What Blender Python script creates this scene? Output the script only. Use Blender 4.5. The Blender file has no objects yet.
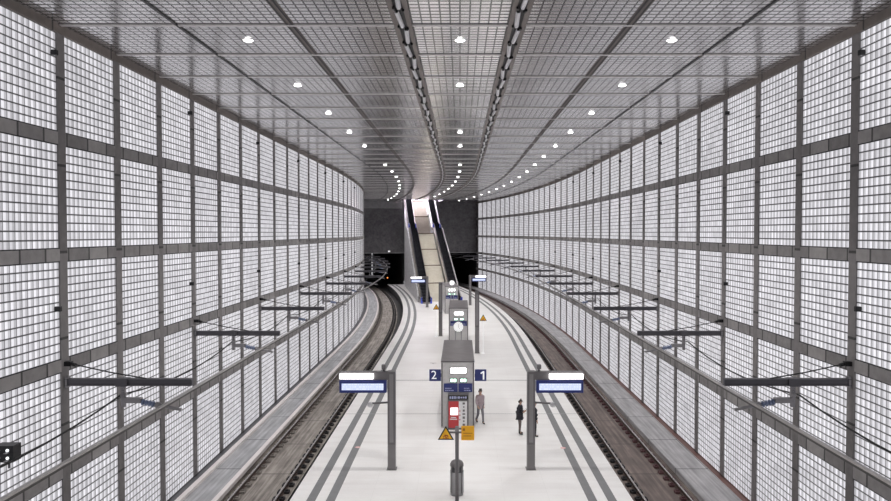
import bpy, bmesh, math, random
from mathutils import Vector, Matrix
random.seed(7)
P = 3.2                      # one wall bay in metres; all helpers below take bay units
EYE = 2.985                  # eye height above the platform, in bays
F = 687.0
TH = math.atan(17.5 / F)
scene = bpy.context.scene
COL = scene.collection
PI = math.pi

# ------------------------------------------------------------------ the hall's centre line
def dev(n):
    return 0.0 if n <= 19 else (n - 19) ** 2 / 190.0
def head(n):
    return 0.0 if n <= 19 else math.atan((n - 19) / 95.0)
def W(n, lat, z):
    a = head(n)
    return Vector(((-dev(n) + lat * math.cos(a)) * P, (n + lat * math.sin(a)) * P, z * P))
def stations(a, b):
    s = [a]; n = a
    while n < b - 1e-6:
        n = min(b, n + (1.0 if n < 18 else 0.5)); s.append(n)
    return s
ORD = ['nearest', 'second nearest', 'third nearest', 'fourth nearest', 'fifth nearest', 'sixth nearest', 'seventh nearest',
       'eighth nearest', 'ninth nearest', 'tenth nearest', 'eleventh nearest', 'twelfth nearest', 'thirteenth nearest',
       'fourteenth nearest', 'fifteenth nearest', 'sixteenth nearest', 'seventeenth nearest', 'eighteenth nearest']

# ------------------------------------------------------------------ mesh collector
class MB:
    def __init__(s): s.v = []; s.f = []; s.m = []; s.uv = []; s.sm = []
    def face(s, pts, mi=0, uv=None, smooth=False):
        i = len(s.v); s.v += [Vector(p) for p in pts]
        s.f.append(list(range(i, i + len(pts)))); s.m.append(mi)
        s.uv.append(uv or [(0, 0)] * len(pts)); s.sm.append(smooth)
    def raw(s, verts, faces, mi=0, smooth=False):
        i = len(s.v); s.v += [Vector(p) for p in verts]
        for f in faces:
            s.f.append([i + k for k in f]); s.m.append(mi); s.uv.append([(0, 0)] * len(f)); s.sm.append(smooth)
    def box(s, c, d, mi=0, M=None, bev=0.0):
        x, y, z = d[0] / 2, d[1] / 2, d[2] / 2
        if bev > 0:
            bm = bmesh.new(); bmesh.ops.create_cube(bm, size=1.0)
            for v in bm.verts: v.co = Vector((v.co.x * d[0], v.co.y * d[1], v.co.z * d[2]))
            bmesh.ops.bevel(bm, geom=list(bm.edges), offset=bev, segments=2, profile=0.6, affect='EDGES')
            bm.verts.index_update()
            vs = [v.co.copy() for v in bm.verts]; fs = [[v.index for v in f.verts] for f in bm.faces]; bm.free()
        else:
            vs = [Vector((a, b, e)) for a in (-x, x) for b in (-y, y) for e in (-z, z)]
            fs = [(0, 1, 3, 2), (4, 6, 7, 5), (0, 4, 5, 1), (2, 3, 7, 6), (0, 2, 6, 4), (1, 5, 7, 3)]
        if M: vs = [M @ v for v in vs]
        s.raw([v + Vector(c) for v in vs], fs, mi)
    def cyl(s, a, b, r, mi=0, seg=12, r2=None, caps=True):
        a = Vector(a); b = Vector(b); r2 = r if r2 is None else r2
        d = (b - a).normalized(); u = d.orthogonal().normalized(); w = d.cross(u)
        A = []; B = []
        for k in range(seg):
            t = 2 * PI * k / seg; o = u * math.cos(t) + w * math.sin(t)
            A.append(a + o * r); B.append(b + o * r2)
        s.raw(A + B, [(k, (k + 1) % seg, seg + (k + 1) % seg, seg + k) for k in range(seg)], mi, True)
        if caps:
            s.raw(A, [tuple(reversed(range(seg)))], mi); s.raw(B, [tuple(range(seg))], mi)
    def tube(s, pts, r, mi=0, seg=6):
        pts = [Vector(p) for p in pts]; rings = []
        for i, p in enumerate(pts):
            d = (pts[min(i + 1, len(pts) - 1)] - pts[max(i - 1, 0)]).normalized()
            u = Vector((0, 0, 1)).cross(d)
            u = u.normalized() if u.length > 1e-4 else Vector((1, 0, 0)); w = d.cross(u)
            rings.append([p + (u * math.cos(2 * PI * k / seg) + w * math.sin(2 * PI * k / seg)) * r for k in range(seg)])
        vs = [q for R in rings for q in R]
        fs = [(i * seg + k, i * seg + (k + 1) % seg, (i + 1) * seg + (k + 1) % seg, (i + 1) * seg + k)
              for i in range(len(pts) - 1) for k in range(seg)]
        s.raw(vs, fs, mi, True)
    def lathe(s, c, prof, mi=0, seg=20):
        c = Vector(c); vs = []; fs = []
        for (r, z) in prof:
            for k in range(seg):
                t = 2 * PI * k / seg; vs.append(c + Vector((r * math.cos(t), r * math.sin(t), z)))
        for i in range(len(prof) - 1):
            for k in range(seg):
                fs.append((i * seg + k, i * seg + (k + 1) % seg, (i + 1) * seg + (k + 1) % seg, (i + 1) * seg + k))
        s.raw(vs, fs, mi, True)
    def sweep(s, prof, a, b, mi=0, closed=True, mis=None, cap=True):
        """profile of (lat, z) in bays swept along the hall from bay a to bay b"""
        st = stations(a, b); L = len(prof); i0 = len(s.v)
        for n in st: s.v += [W(n, q[0], q[1]) for q in prof]
        for i in range(len(st) - 1):
            for k in range(L if closed else L - 1):
                k2 = (k + 1) % L
                s.f.append([i0 + i * L + k, i0 + i * L + k2, i0 + (i + 1) * L + k2, i0 + (i + 1) * L + k])
                s.m.append(mis[k] if mis else mi); s.sm.append(False)
                pa = prof[k][0] if abs(prof[k][0] - prof[k2][0]) > abs(prof[k][1] - prof[k2][1]) else prof[k][1]
                pb = prof[k2][0] if abs(prof[k][0] - prof[k2][0]) > abs(prof[k][1] - prof[k2][1]) else prof[k2][1]
                s.uv.append([(pa, st[i]), (pb, st[i]), (pb, st[i + 1]), (pa, st[i + 1])])
        if closed and cap:
            for base, rev in ((i0, False), (i0 + (len(st) - 1) * L, True)):
                r = list(range(base, base + L)); s.f.append(r[::-1] if rev else r)
                s.m.append(mi); s.uv.append([(0, 0)] * L); s.sm.append(False)
    def build(s, name, mats, parent=None, loc=None, flip=False):
        me = bpy.data.meshes.new(name)
        me.from_pydata([tuple(v) for v in s.v], [], s.f)
        if not isinstance(mats, (list, tuple)): mats = [mats]
        for m in mats: me.materials.append(m)
        ul = me.uv_layers.new(name='UVMap')
        for p in me.polygons:
            p.material_index = s.m[p.index]; p.use_smooth = s.sm[p.index]
            for k, li in enumerate(p.loop_indices): ul.data[li].uv = s.uv[p.index][k]
        bm = bmesh.new(); bm.from_mesh(me)
        bmesh.ops.remove_doubles(bm, verts=bm.verts, dist=1e-5)
        bmesh.ops.recalc_face_normals(bm, faces=bm.faces)
        if flip: bmesh.ops.reverse_faces(bm, faces=bm.faces)
        bm.to_mesh(me); bm.free()
        o = bpy.data.objects.new(name, me); COL.objects.link(o)
        if parent: o.parent = parent
        if loc is not None: o.location = loc
        return o

def tag(o, label=None, cat=None, group=None, kind=None):
    if label: o['label'] = label
    if cat: o['category'] = cat
    if group: o['group'] = group
    if kind: o['kind'] = kind
    return o
def thing(name, label, cat, loc=(0, 0, 0), rz=0.0, group=None):
    o = bpy.data.objects.new(name, None); COL.objects.link(o)
    o.empty_display_size = 0.2; o.location = loc; o.rotation_euler = (0, 0, rz)
    return tag(o, label, cat, group)
def dup(root, loc, rz, label=None):
    r = root.copy(); COL.objects.link(r); r.location = loc; r.rotation_euler = (0, 0, rz)
    if label: r['label'] = label
    for ch in list(root.children):
        c = ch.copy(); COL.objects.link(c); c.parent = r
        for g in list(ch.children):
            d = g.copy(); COL.objects.link(d); d.parent = c
    return r

# ------------------------------------------------------------------ materials
class NT:
    def __init__(s, name):
        s.m = bpy.data.materials.new(name); s.m.use_nodes = True; s.t = s.m.node_tree; s.t.nodes.clear()
        s.out = s.n('ShaderNodeOutputMaterial')
        s.p = s.n('ShaderNodeBsdfPrincipled'); s.t.links.new(s.p.outputs[0], s.out.inputs[0])
    def n(s, t, **kw):
        x = s.t.nodes.new(t)
        for k, v in kw.items(): setattr(x, k, v)
        return x
    def set(s, sock, v):
        if isinstance(v, bpy.types.NodeSocket): s.t.links.new(v, sock)
        elif isinstance(v, (tuple, list)) and len(v) == 3 and sock.type == 'RGBA': sock.default_value = (*v, 1)
        else: sock.default_value = v
    def math(s, op, a, b=None, c=None, clamp=False):
        x = s.n('ShaderNodeMath', operation=op, use_clamp=clamp)
        s.set(x.inputs[0], a)
        if b is not None: s.set(x.inputs[1], b)
        if c is not None: s.set(x.inputs[2], c)
        return x.outputs[0]
    def mix(s, f, a, b):
        x = s.n('ShaderNodeMix', data_type='RGBA')
        s.set(x.inputs[0], f); s.set(x.inputs[6], a); s.set(x.inputs[7], b)
        return x.outputs[2]
    def ramp(s, f, stops):
        x = s.n('ShaderNodeValToRGB'); e = x.color_ramp.elements
        while len(e) < len(stops): e.new(0.5)
        for k, (p, c) in enumerate(stops):
            e[k].position = p; e[k].color = (*c, 1) if isinstance(c, tuple) else (c, c, c, 1)
        s.set(x.inputs[0], f); return x.outputs[0]
    def uv(s):
        x = s.n('ShaderNodeUVMap'); sp = s.n('ShaderNodeSeparateXYZ')
        s.t.links.new(x.outputs[0], sp.inputs[0]); return x.outputs[0], sp.outputs[0], sp.outputs[1]
    def noise(s, vec=None, scale=5.0, detail=3.0, rough=0.55):
        x = s.n('ShaderNodeTexNoise'); x.inputs['Scale'].default_value = scale
        x.inputs['Detail'].default_value = detail; x.inputs['Roughness'].default_value = rough
        if vec is None:
            vec = s.n('ShaderNodeTexCoord').outputs['Object']
        s.t.links.new(vec, x.inputs['Vector']); return x.outputs[0]
    def scalevec(s, vec, sc):
        x = s.n('ShaderNodeMapping'); x.inputs['Scale'].default_value = sc
        s.t.links.new(vec, x.inputs['Vector']); return x.outputs[0]
    def bump(s, h, strength=0.3, dist=0.02):
        x = s.n('ShaderNodeBump'); x.inputs['Strength'].default_value = strength; x.inputs['Distance'].default_value = dist
        s.set(x.inputs['Height'], h); s.t.links.new(x.outputs[0], s.p.inputs['Normal'])

def simple(name, col, rough=0.5, metal=0.0, var=0.12, emit=None, es=0.0, scale=3.0, spec=None):
    k = NT(name)
    a = tuple(c * (1 - var) for c in col); b = tuple(min(1, c * (1 + var)) for c in col)
    k.set(k.p.inputs['Base Color'], k.mix(k.noise(scale=scale), a, b))
    k.p.inputs['Roughness'].default_value = rough; k.p.inputs['Metallic'].default_value = metal
    if spec is not None: k.p.inputs['Specular IOR Level'].default_value = spec
    if emit: k.set(k.p.inputs['Emission Color'], emit); k.p.inputs['Emission Strength'].default_value = es
    return k.m

def mat_glass():
    k = NT('backlit_glass_blocks'); uv, u, v = k.uv()
    fu = k.math('FRACT', u); fv = k.math('FRACT', v)
    iu = k.math('FLOOR', u); iv = k.math('FLOOR', v)
    # joints
    du = k.math('ABSOLUTE', k.math('SUBTRACT', fu, 0.5)); dv = k.math('ABSOLUTE', k.math('SUBTRACT', fv, 0.5))
    ju = k.math('GREATER_THAN', du, 0.44); jv = k.math('GREATER_THAN', dv, 0.418)
    joint = k.math('MAXIMUM', k.math('MULTIPLY', ju, 0.8), jv)
    # thick glass: clear face on the near side, greyer face behind
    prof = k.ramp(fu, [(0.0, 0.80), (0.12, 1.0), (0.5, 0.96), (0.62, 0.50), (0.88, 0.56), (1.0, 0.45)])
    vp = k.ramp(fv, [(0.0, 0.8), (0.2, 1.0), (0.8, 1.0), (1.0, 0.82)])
    cv = k.n('ShaderNodeCombineXYZ'); k.set(cv.inputs[0], iu); k.set(cv.inputs[1], iv)
    oi = k.n('ShaderNodeObjectInfo'); k.set(cv.inputs[2], k.math('MULTIPLY', oi.outputs['Random'], 37.0))
    wn = k.n('ShaderNodeTexWhiteNoise'); k.t.links.new(cv.outputs[0], wn.inputs[0])
    rnd = k.math('MULTIPLY_ADD', wn.outputs[0], 0.3, 0.80)
    prn = k.math('MULTIPLY_ADD', oi.outputs['Random'], 0.10, 0.95)
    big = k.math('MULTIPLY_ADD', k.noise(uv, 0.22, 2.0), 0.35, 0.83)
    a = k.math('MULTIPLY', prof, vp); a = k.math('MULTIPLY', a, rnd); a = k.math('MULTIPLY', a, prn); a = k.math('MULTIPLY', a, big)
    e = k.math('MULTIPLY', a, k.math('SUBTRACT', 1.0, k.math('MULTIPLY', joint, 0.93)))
    k.set(k.p.inputs['Base Color'], k.mix(joint, (0.30, 0.30, 0.32), (0.08, 0.077, 0.08)))
    k.set(k.p.inputs['Roughness'], k.math('MULTIPLY_ADD', joint, 0.5, 0.22))
    k.set(k.p.inputs['Emission Color'], (0.965, 0.95, 1.0))
    k.set(k.p.inputs['Emission Strength'], k.math('MULTIPLY', e, GLOW))
    k.bump(k.math('SUBTRACT', 1.0, joint), 0.25, 0.02)
    return k.m
GLOW = 0.56

def mat_ceiling():
    k = NT('slatted_metal_ceiling'); uv, u, v = k.uv()
    lu = k.math('ABSOLUTE', k.math('SUBTRACT', k.math('FRACT', k.math('MULTIPLY', u, 12.0)), 0.5))
    lines = k.math('GREATER_THAN', lu, 0.42)
    fv = k.math('FRACT', k.math('MULTIPLY', v, 12.0))
    gap = k.math('GREATER_THAN', k.math('ABSOLUTE', k.math('SUBTRACT', fv, 0.5)), 0.34)
    cv = k.n('ShaderNodeCombineXYZ')
    k.set(cv.inputs[0], k.math('FLOOR', k.math('MULTIPLY', u, 1.0))); k.set(cv.inputs[1], k.math('FLOOR', k.math('ADD', v, -0.12)))
    wn = k.n('ShaderNodeTexWhiteNoise'); k.t.links.new(cv.outputs[0], wn.inputs[0])
    pan = k.math('MULTIPLY_ADD', wn.outputs[0], 0.18, 0.86)
    cl = k.math('MULTIPLY_ADD', k.noise(uv, 1.3, 3.0), 0.5, 0.72)
    val = k.math('MULTIPLY', pan, cl)
    dark = k.math('MAXIMUM', k.math('MULTIPLY', lines, 0.92), k.math('MULTIPLY', gap, 0.85))
    base = k.mix(dark, (0.88, 0.865, 0.875), (0.02, 0.02, 0.02))
    x = k.n('ShaderNodeMix', data_type='RGBA', blend_type='MULTIPLY'); x.inputs[0].default_value = 1.0
    k.set(x.inputs[6], base); k.set(x.inputs[7], val)
    k.set(k.p.inputs['Base Color'], x.outputs[2])
    k.p.inputs['Metallic'].default_value = 0.8
    k.set(k.p.inputs['Roughness'], k.math('MULTIPLY_ADD', wn.outputs[0], 0.05, 0.12))
    k.p.inputs['Anisotropic'].default_value = 0.75
    tg = k.n('ShaderNodeTangent', direction_type='UV_MAP'); k.t.links.new(tg.outputs[0], k.p.inputs['Tangent'])
    k.bump(k.math('SINE', k.math('MULTIPLY', v, 12.0 * 2 * PI)), 0.12, 0.02)
    return k.m

def mat_floor():
    k = NT('pale_terrazzo_slabs'); uv, u, v = k.uv()
    fu = k.math('ABSOLUTE', k.math('SUBTRACT', k.math('FRACT', k.math('MULTIPLY', u, 2.0)), 0.5))
    fv = k.math('ABSOLUTE', k.math('SUBTRACT', k.math('FRACT', k.math('MULTIPLY', v, 2.0)), 0.5))
    j = k.math('MAXIMUM', k.math('GREATER_THAN', fu, 0.494), k.math('GREATER_THAN', fv, 0.492))
    n1 = k.noise(scale=0.35, detail=4); n2 = k.noise(scale=14.0, detail=2)
    st = k.noise(k.scalevec(k.n('ShaderNodeTexCoord').outputs['Object'], (0.15, 1.2, 1)), 2.0, 3)
    s = k.math('ADD', k.math('MULTIPLY', n1, 0.5), k.math('ADD', k.math('MULTIPLY', n2, 0.15), k.math('MULTIPLY', st, 0.35)))
    c = k.ramp(s, [(0.3, (0.74, 0.71, 0.69)), (0.55, (0.87, 0.855, 0.84)), (0.75, (0.90, 0.89, 0.88))])
    k.set(k.p.inputs['Base Color'], k.mix(k.math('MULTIPLY', j, 0.12), c, (0.45, 0.44, 0.43)))
    k.set(k.p.inputs['Roughness'], k.math('MULTIPLY_ADD', n1, 0.2, 0.22))
    k.p.inputs['Specular IOR Level'].default_value = 0.35
    return k.m

def mat_seams(name, col, per=3.0, rough=0.5, var=0.2, metal=0.0, axis=1, w=0.012):
    k = NT(name); uv, u, v = k.uv()
    f = k.math('ABSOLUTE', k.math('SUBTRACT', k.math('FRACT', k.math('MULTIPLY', (u, v)[axis], per)), 0.5))
    j = k.math('GREATER_THAN', f, 0.5 - w * per)
    cell = k.math('FLOOR', k.math('MULTIPLY', (u, v)[axis], per))
    wn = k.n('ShaderNodeTexWhiteNoise', noise_dimensions='1D'); k.set(wn.inputs['W'], cell)
    s = k.math('MULTIPLY_ADD', k.noise(scale=4.0, detail=4), 0.6, k.math('MULTIPLY', wn.outputs[0], 0.4))
    c = k.ramp(s, [(0.25, tuple(x * (1 - var) for x in col)), (0.75, tuple(x * (1 + var) for x in col))])
    k.set(k.p.inputs['Base Color'], k.mix(k.math('MULTIPLY', j, 0.8), c, (0.02, 0.02, 0.02)))
    k.p.inputs['Roughness'].default_value = rough; k.p.inputs['Metallic'].default_value = metal
    return k.m

def mat_track(name, c1, c2, c3):
    """slab track: long worn streaks along the rails"""
    k = NT(name); uv, u, v = k.uv()
    n1 = k.noise(k.scalevec(uv, (14.0, 0.5, 1)), 1.6, 4); n2 = k.noise(k.scalevec(uv, (3.0, 1.2, 1)), 2.0, 4)
    s = k.math('ADD', k.math('MULTIPLY', n1, 0.65), k.math('MULTIPLY', n2, 0.35))
    fv = k.math('ABSOLUTE', k.math('SUBTRACT', k.math('FRACT', k.math('MULTIPLY', v, 0.75)), 0.5))
    j = k.math('GREATER_THAN', fv, 0.488)
    c = k.ramp(s, [(0.33, c1), (0.5, c2), (0.68, c3)])
    k.set(k.p.inputs['Base Color'], k.mix(k.math('MULTIPLY', j, 0.6), c, (0.03, 0.03, 0.03)))
    k.p.inputs['Roughness'].default_value = 0.6
    return k.m

def mat_stone(name, c1, c2, scale=40.0, rough=0.5):
    k = NT(name)
    s = k.math('ADD', k.math('MULTIPLY', k.noise(scale=scale, detail=2), 0.5), k.math('MULTIPLY', k.noise(scale=1.1, detail=4), 0.5))
    k.set(k.p.inputs['Base Color'], k.ramp(s, [(0.35, c1), (0.65, c2)])); k.p.inputs['Roughness'].default_value = rough
    return k.m

def mat_screen():
    k = NT('lit_departure_screen'); uv, u, v = k.uv()
    fv = k.math('FRACT', k.math('MULTIPLY', v, 3.0))
    row = k.math('LESS_THAN', k.math('ABSOLUTE', k.math('SUBTRACT', fv, 0.5)), 0.26)
    cv = k.n('ShaderNodeCombineXYZ'); k.set(cv.inputs[0], k.math('FLOOR', k.math('MULTIPLY', u, 46.0))); k.set(cv.inputs[1], k.math('FLOOR', k.math('MULTIPLY', v, 3.0)))
    wn = k.n('ShaderNodeTexWhiteNoise'); k.t.links.new(cv.outputs[0], wn.inputs[0])
    t = k.math('MULTIPLY', row, k.math('GREATER_THAN', wn.outputs[0], 0.45))
    c = k.mix(k.math('MULTIPLY', t, 0.55), (0.56, 0.64, 0.97), (0.88, 0.92, 1.0))
    k.set(k.p.inputs['Base Color'], (0.05, 0.06, 0.1)); k.p.inputs['Roughness'].default_value = 0.2
    k.set(k.p.inputs['Emission Color'], c); k.p.inputs['Emission Strength'].default_value = 0.8
    return k.m

M = {}
M['glass'] = mat_glass()
M['ceil'] = mat_ceiling()
M['floor'] = mat_floor()
M['frame'] = mat_seams('grey_brown_concrete_frame', (0.33, 0.315, 0.31), 2.9, 0.55, 0.28)
M['mull'] = mat_seams('grey_brown_mullion', (0.22, 0.207, 0.205), 1.3, 0.55, 0.25, axis=0)
M['topbeam'] = mat_seams('brown_top_beam', (0.20, 0.172, 0.155), 1.0, 0.5, 0.25)
M['joint'] = simple('dark_joint', (0.06, 0.058, 0.06), 0.7)
M['back'] = simple('concrete_backing', (0.12, 0.115, 0.115), 0.8)
M['rib'] = simple('brushed_rib', (0.82, 0.79, 0.78), 0.4, 0.1, 0.08)
M['black'] = simple('black_metal', (0.012, 0.012, 0.014), 0.4, 0.2)
M['chrome'] = simple('bright_tube', (0.88, 0.87, 0.90), 0.3, 0.15)
M['slot'] = simple('slot_edge_brown', (0.20, 0.172, 0.16), 0.4, 0.3)
M['strip'] = simple('grey_guidance_strip', (0.20, 0.20, 0.205), 0.6, 0, 0.15)
M['drain'] = simple('grey_floor_channel', (0.36, 0.36, 0.36), 0.5)
M['edge'] = simple('dark_platform_edge', (0.035, 0.033, 0.035), 0.75)
M['trackL'] = mat_track('slab_track_left', (0.10, 0.088, 0.078), (0.27, 0.24, 0.215), (0.52, 0.47, 0.43))
M['trackR'] = mat_track('slab_track_right', (0.07, 0.055, 0.052), (0.15, 0.118, 0.106), (0.28, 0.225, 0.20))
M['walkL'] = mat_track('smooth_grey_walkway_left', (0.27, 0.27, 0.285), (0.42, 0.42, 0.435), (0.64, 0.64, 0.66))
M['walkR'] = mat_track('smooth_grey_walkway_right', (0.28, 0.272, 0.28), (0.40, 0.39, 0.40), (0.58, 0.57, 0.58))
M['trailw'] = simple('light_trail_strip', (0.86, 0.80, 0.78), 0.4, 0, 0.06)  # pale colour for added strips that draw a passing train's light trails
M['kerbd'] = simple('dark_grey_gutter', (0.11, 0.11, 0.12), 0.5)
M['tailred'] = simple('tail_light_red_gutter', (0.17, 0.085, 0.072), 0.55, 0, 0.3)  # red of passing tail lights painted into the gutter colour
M['rail'] = simple('polished_rail', (0.55, 0.52, 0.50), 0.25, 0.85)
M['railside'] = simple('rusty_rail_side', (0.10, 0.07, 0.06), 0.6, 0.3)
M['fastd'] = simple('dark_fastening_block', (0.022, 0.020, 0.022), 0.65)
M['fastb'] = simple('brown_grey_fastening_block', (0.24, 0.215, 0.195), 0.65, 0, 0.3)
M['fastr'] = simple('tail_light_red_fastening', (0.11, 0.052, 0.056), 0.65, 0, 0.3)  # same tail-light red painted into the blocks
M['post'] = simple('anthracite_post', (0.15, 0.142, 0.147), 0.4, 0.1, 0.15)
M['postlow'] = simple('grey_post_foot', (0.20, 0.19, 0.193), 0.4, 0.1)
M['inset'] = simple('lighter_post_inset', (0.26, 0.247, 0.254), 0.35, 0.3)
M['navy'] = simple('navy_sign_blue', (0.012, 0.018, 0.085), 0.35, 0, 0.1, (0.02, 0.03, 0.14), 0.25)
M['white'] = simple('white_lettering', (0.85, 0.85, 0.86), 0.4, 0, 0.03, (1, 1, 1), 0.25)
M['greytext'] = simple('pale_blue_lettering', (0.40, 0.42, 0.62), 0.4, 0, 0.1)
M['lamp'] = simple('lit_white_lamp', (1, 1, 1), 0.3, 0, 0.02, (1.0, 0.985, 0.98), 3.0)
M['glowlamp'] = simple('lit_downlight_dome', (1, 1, 1), 0.3, 0, 0.02, (1.0, 0.99, 0.99), 6.0)
M['greenlamp'] = simple('lit_green_white_lamp', (0.6, 1, 0.8), 0.3, 0, 0.05, (0.62, 1.0, 0.80), 1.6)
M['steel'] = mat_stone('brushed_kiosk_panel', (0.50, 0.485, 0.48), (0.62, 0.605, 0.60), 6.0, 0.32)
M['roof'] = mat_stone('grey_kiosk_roof', (0.125, 0.115, 0.118), (0.175, 0.163, 0.167), 2.0, 0.4)
M['steeledge'] = simple('kiosk_trim_dark', (0.16, 0.15, 0.15), 0.4, 0.3)
M['red'] = simple('ticket_machine_red', (0.50, 0.045, 0.05), 0.4, 0, 0.08)
M['offwhite'] = simple('ticket_machine_white', (0.78, 0.77, 0.78), 0.4, 0, 0.04)
M['screenw'] = simple('white_lit_screen', (0.9, 0.95, 1), 0.3, 0, 0.02, (0.93, 0.98, 1), 1.0)
M['screen'] = mat_screen()
M['yellow'] = simple('warning_yellow', (0.95, 0.52, 0.02), 0.45, 0, 0.05)
M['orange'] = simple('orange_notice', (0.98, 0.48, 0.015), 0.45, 0, 0.06)
M['orangedk'] = simple('orange_print', (0.42, 0.15, 0.01), 0.5)
M['signblack'] = simple('sign_black', (0.012, 0.011, 0.01), 0.5)
M['signred'] = simple('pictogram_red', (0.42, 0.06, 0.02), 0.5)
M['bin'] = simple('grey_bin_steel', (0.33, 0.33, 0.34), 0.3, 0.6, 0.1)
M['bindk'] = simple('bin_opening', (0.10, 0.10, 0.105), 0.5)
M['clockf'] = simple('lit_clock_face', (0.95, 0.95, 0.95), 0.3, 0, 0.02, (1, 1, 0.99), 0.45)
M['conc'] = mat_stone('dark_concrete', (0.09, 0.087, 0.092), (0.17, 0.164, 0.17), 3.0, 0.75)
M['conc2'] = mat_stone('mid_concrete', (0.24, 0.237, 0.24), (0.33, 0.325, 0.33), 3.0, 0.7)
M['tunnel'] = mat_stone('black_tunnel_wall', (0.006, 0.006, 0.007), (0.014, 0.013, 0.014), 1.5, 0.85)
M['granite'] = mat_stone('speckled_grey_granite', (0.28, 0.27, 0.275), (0.66, 0.64, 0.65), 4.0, 0.45)
M['cream'] = mat_stone('cream_stair_stone', (0.76, 0.71, 0.62), (0.90, 0.86, 0.78), 8.0, 0.5)
M['browntrim'] = simple('brown_landing_edge', (0.20, 0.145, 0.10), 0.5)
M['escdark'] = simple('dark_escalator_steps', (0.045, 0.045, 0.055), 0.4, 0.5)
M['escglass'] = simple('dark_glass_balustrade', (0.02, 0.02, 0.028), 0.15, 0.0)
M['escsteel'] = simple('escalator_steel', (0.30, 0.265, 0.24), 0.35, 0.4)
M['escblue'] = simple('blue_newel_panel', (0.02, 0.03, 0.16), 0.3, 0, 0.1, (0.10, 0.16, 0.9), 0.25)
M['lilac'] = simple('glowing_shaft_wall', (0.82, 0.78, 0.83), 0.5, 0, 0.05, (0.93, 0.86, 1.0), 0.55)  # emission puts the shaft's light into the wall itself
M['arm'] = simple('dark_bracket_steel', (0.10, 0.096, 0.108), 0.45, 0.2)
M['armgrey'] = simple('galvanised_fitting', (0.30, 0.29, 0.30), 0.45, 0.3)
M['insul'] = simple('blue_grey_insulator', (0.24, 0.29, 0.44), 0.35)
M['crail'] = simple('aluminium_conductor_rail', (0.42, 0.40, 0.39), 0.3, 0.8)
M['craildk'] = simple('dark_conductor_clamp', (0.10, 0.095, 0.09), 0.5, 0.4)
M['wire'] = simple('black_cable', (0.012, 0.012, 0.012), 0.6)
M['redmark'] = simple('faded_red_floor_mark', (0.80, 0.42, 0.40), 0.5)
M['amber'] = simple('lit_amber_signal', (1, 0.4, 0.1), 0.4, 0, 0.02, (1.0, 0.25, 0.05), 3.0)
M['skin'] = simple('skin', (0.52, 0.33, 0.25), 0.55, 0, 0.06)
M['coat'] = simple('black_coat', (0.018, 0.018, 0.026), 0.8, 0, 0.3)
M['trousers'] = simple('grey_brown_trousers', (0.13, 0.10, 0.092), 0.8, 0, 0.2)
M['darktrousers'] = simple('dark_trousers', (0.03, 0.03, 0.036), 0.8, 0, 0.2)
M['boots'] = simple('black_boots', (0.012, 0.012, 0.013), 0.5)
M['hair'] = simple('dark_brown_hair', (0.06, 0.038, 0.028), 0.6, 0, 0.3)
M['mauve'] = simple('pale_mauve_coat', (0.42, 0.34, 0.36), 0.8, 0, 0.15)
M['lighttr'] = simple('striped_grey_trousers', (0.20, 0.19, 0.21), 0.8, 0, 0.4, scale=30)

# ------------------------------------------------------------------ the setting: walls
TZ = [3.822, 2.790, 1.805, 0.853]          # heights of the four cross beams
TOPZ, BASEZ, CEILZ = 4.795, -0.262, 4.825
WXS = {-1: 3.55, 1: 3.515}; N0, N1 = 3.13, 40.6
MW, TW = 0.115, 0.108
rows = []
edges = [TOPZ - 0.02] + TZ + [BASEZ]
for r in range(5):
    hi = edges[r] - (TW / 2 if r else 0.03); lo = edges[r + 1] + (TW / 2 if r < 4 else 0.0)
    rows.append((lo, hi))

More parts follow.
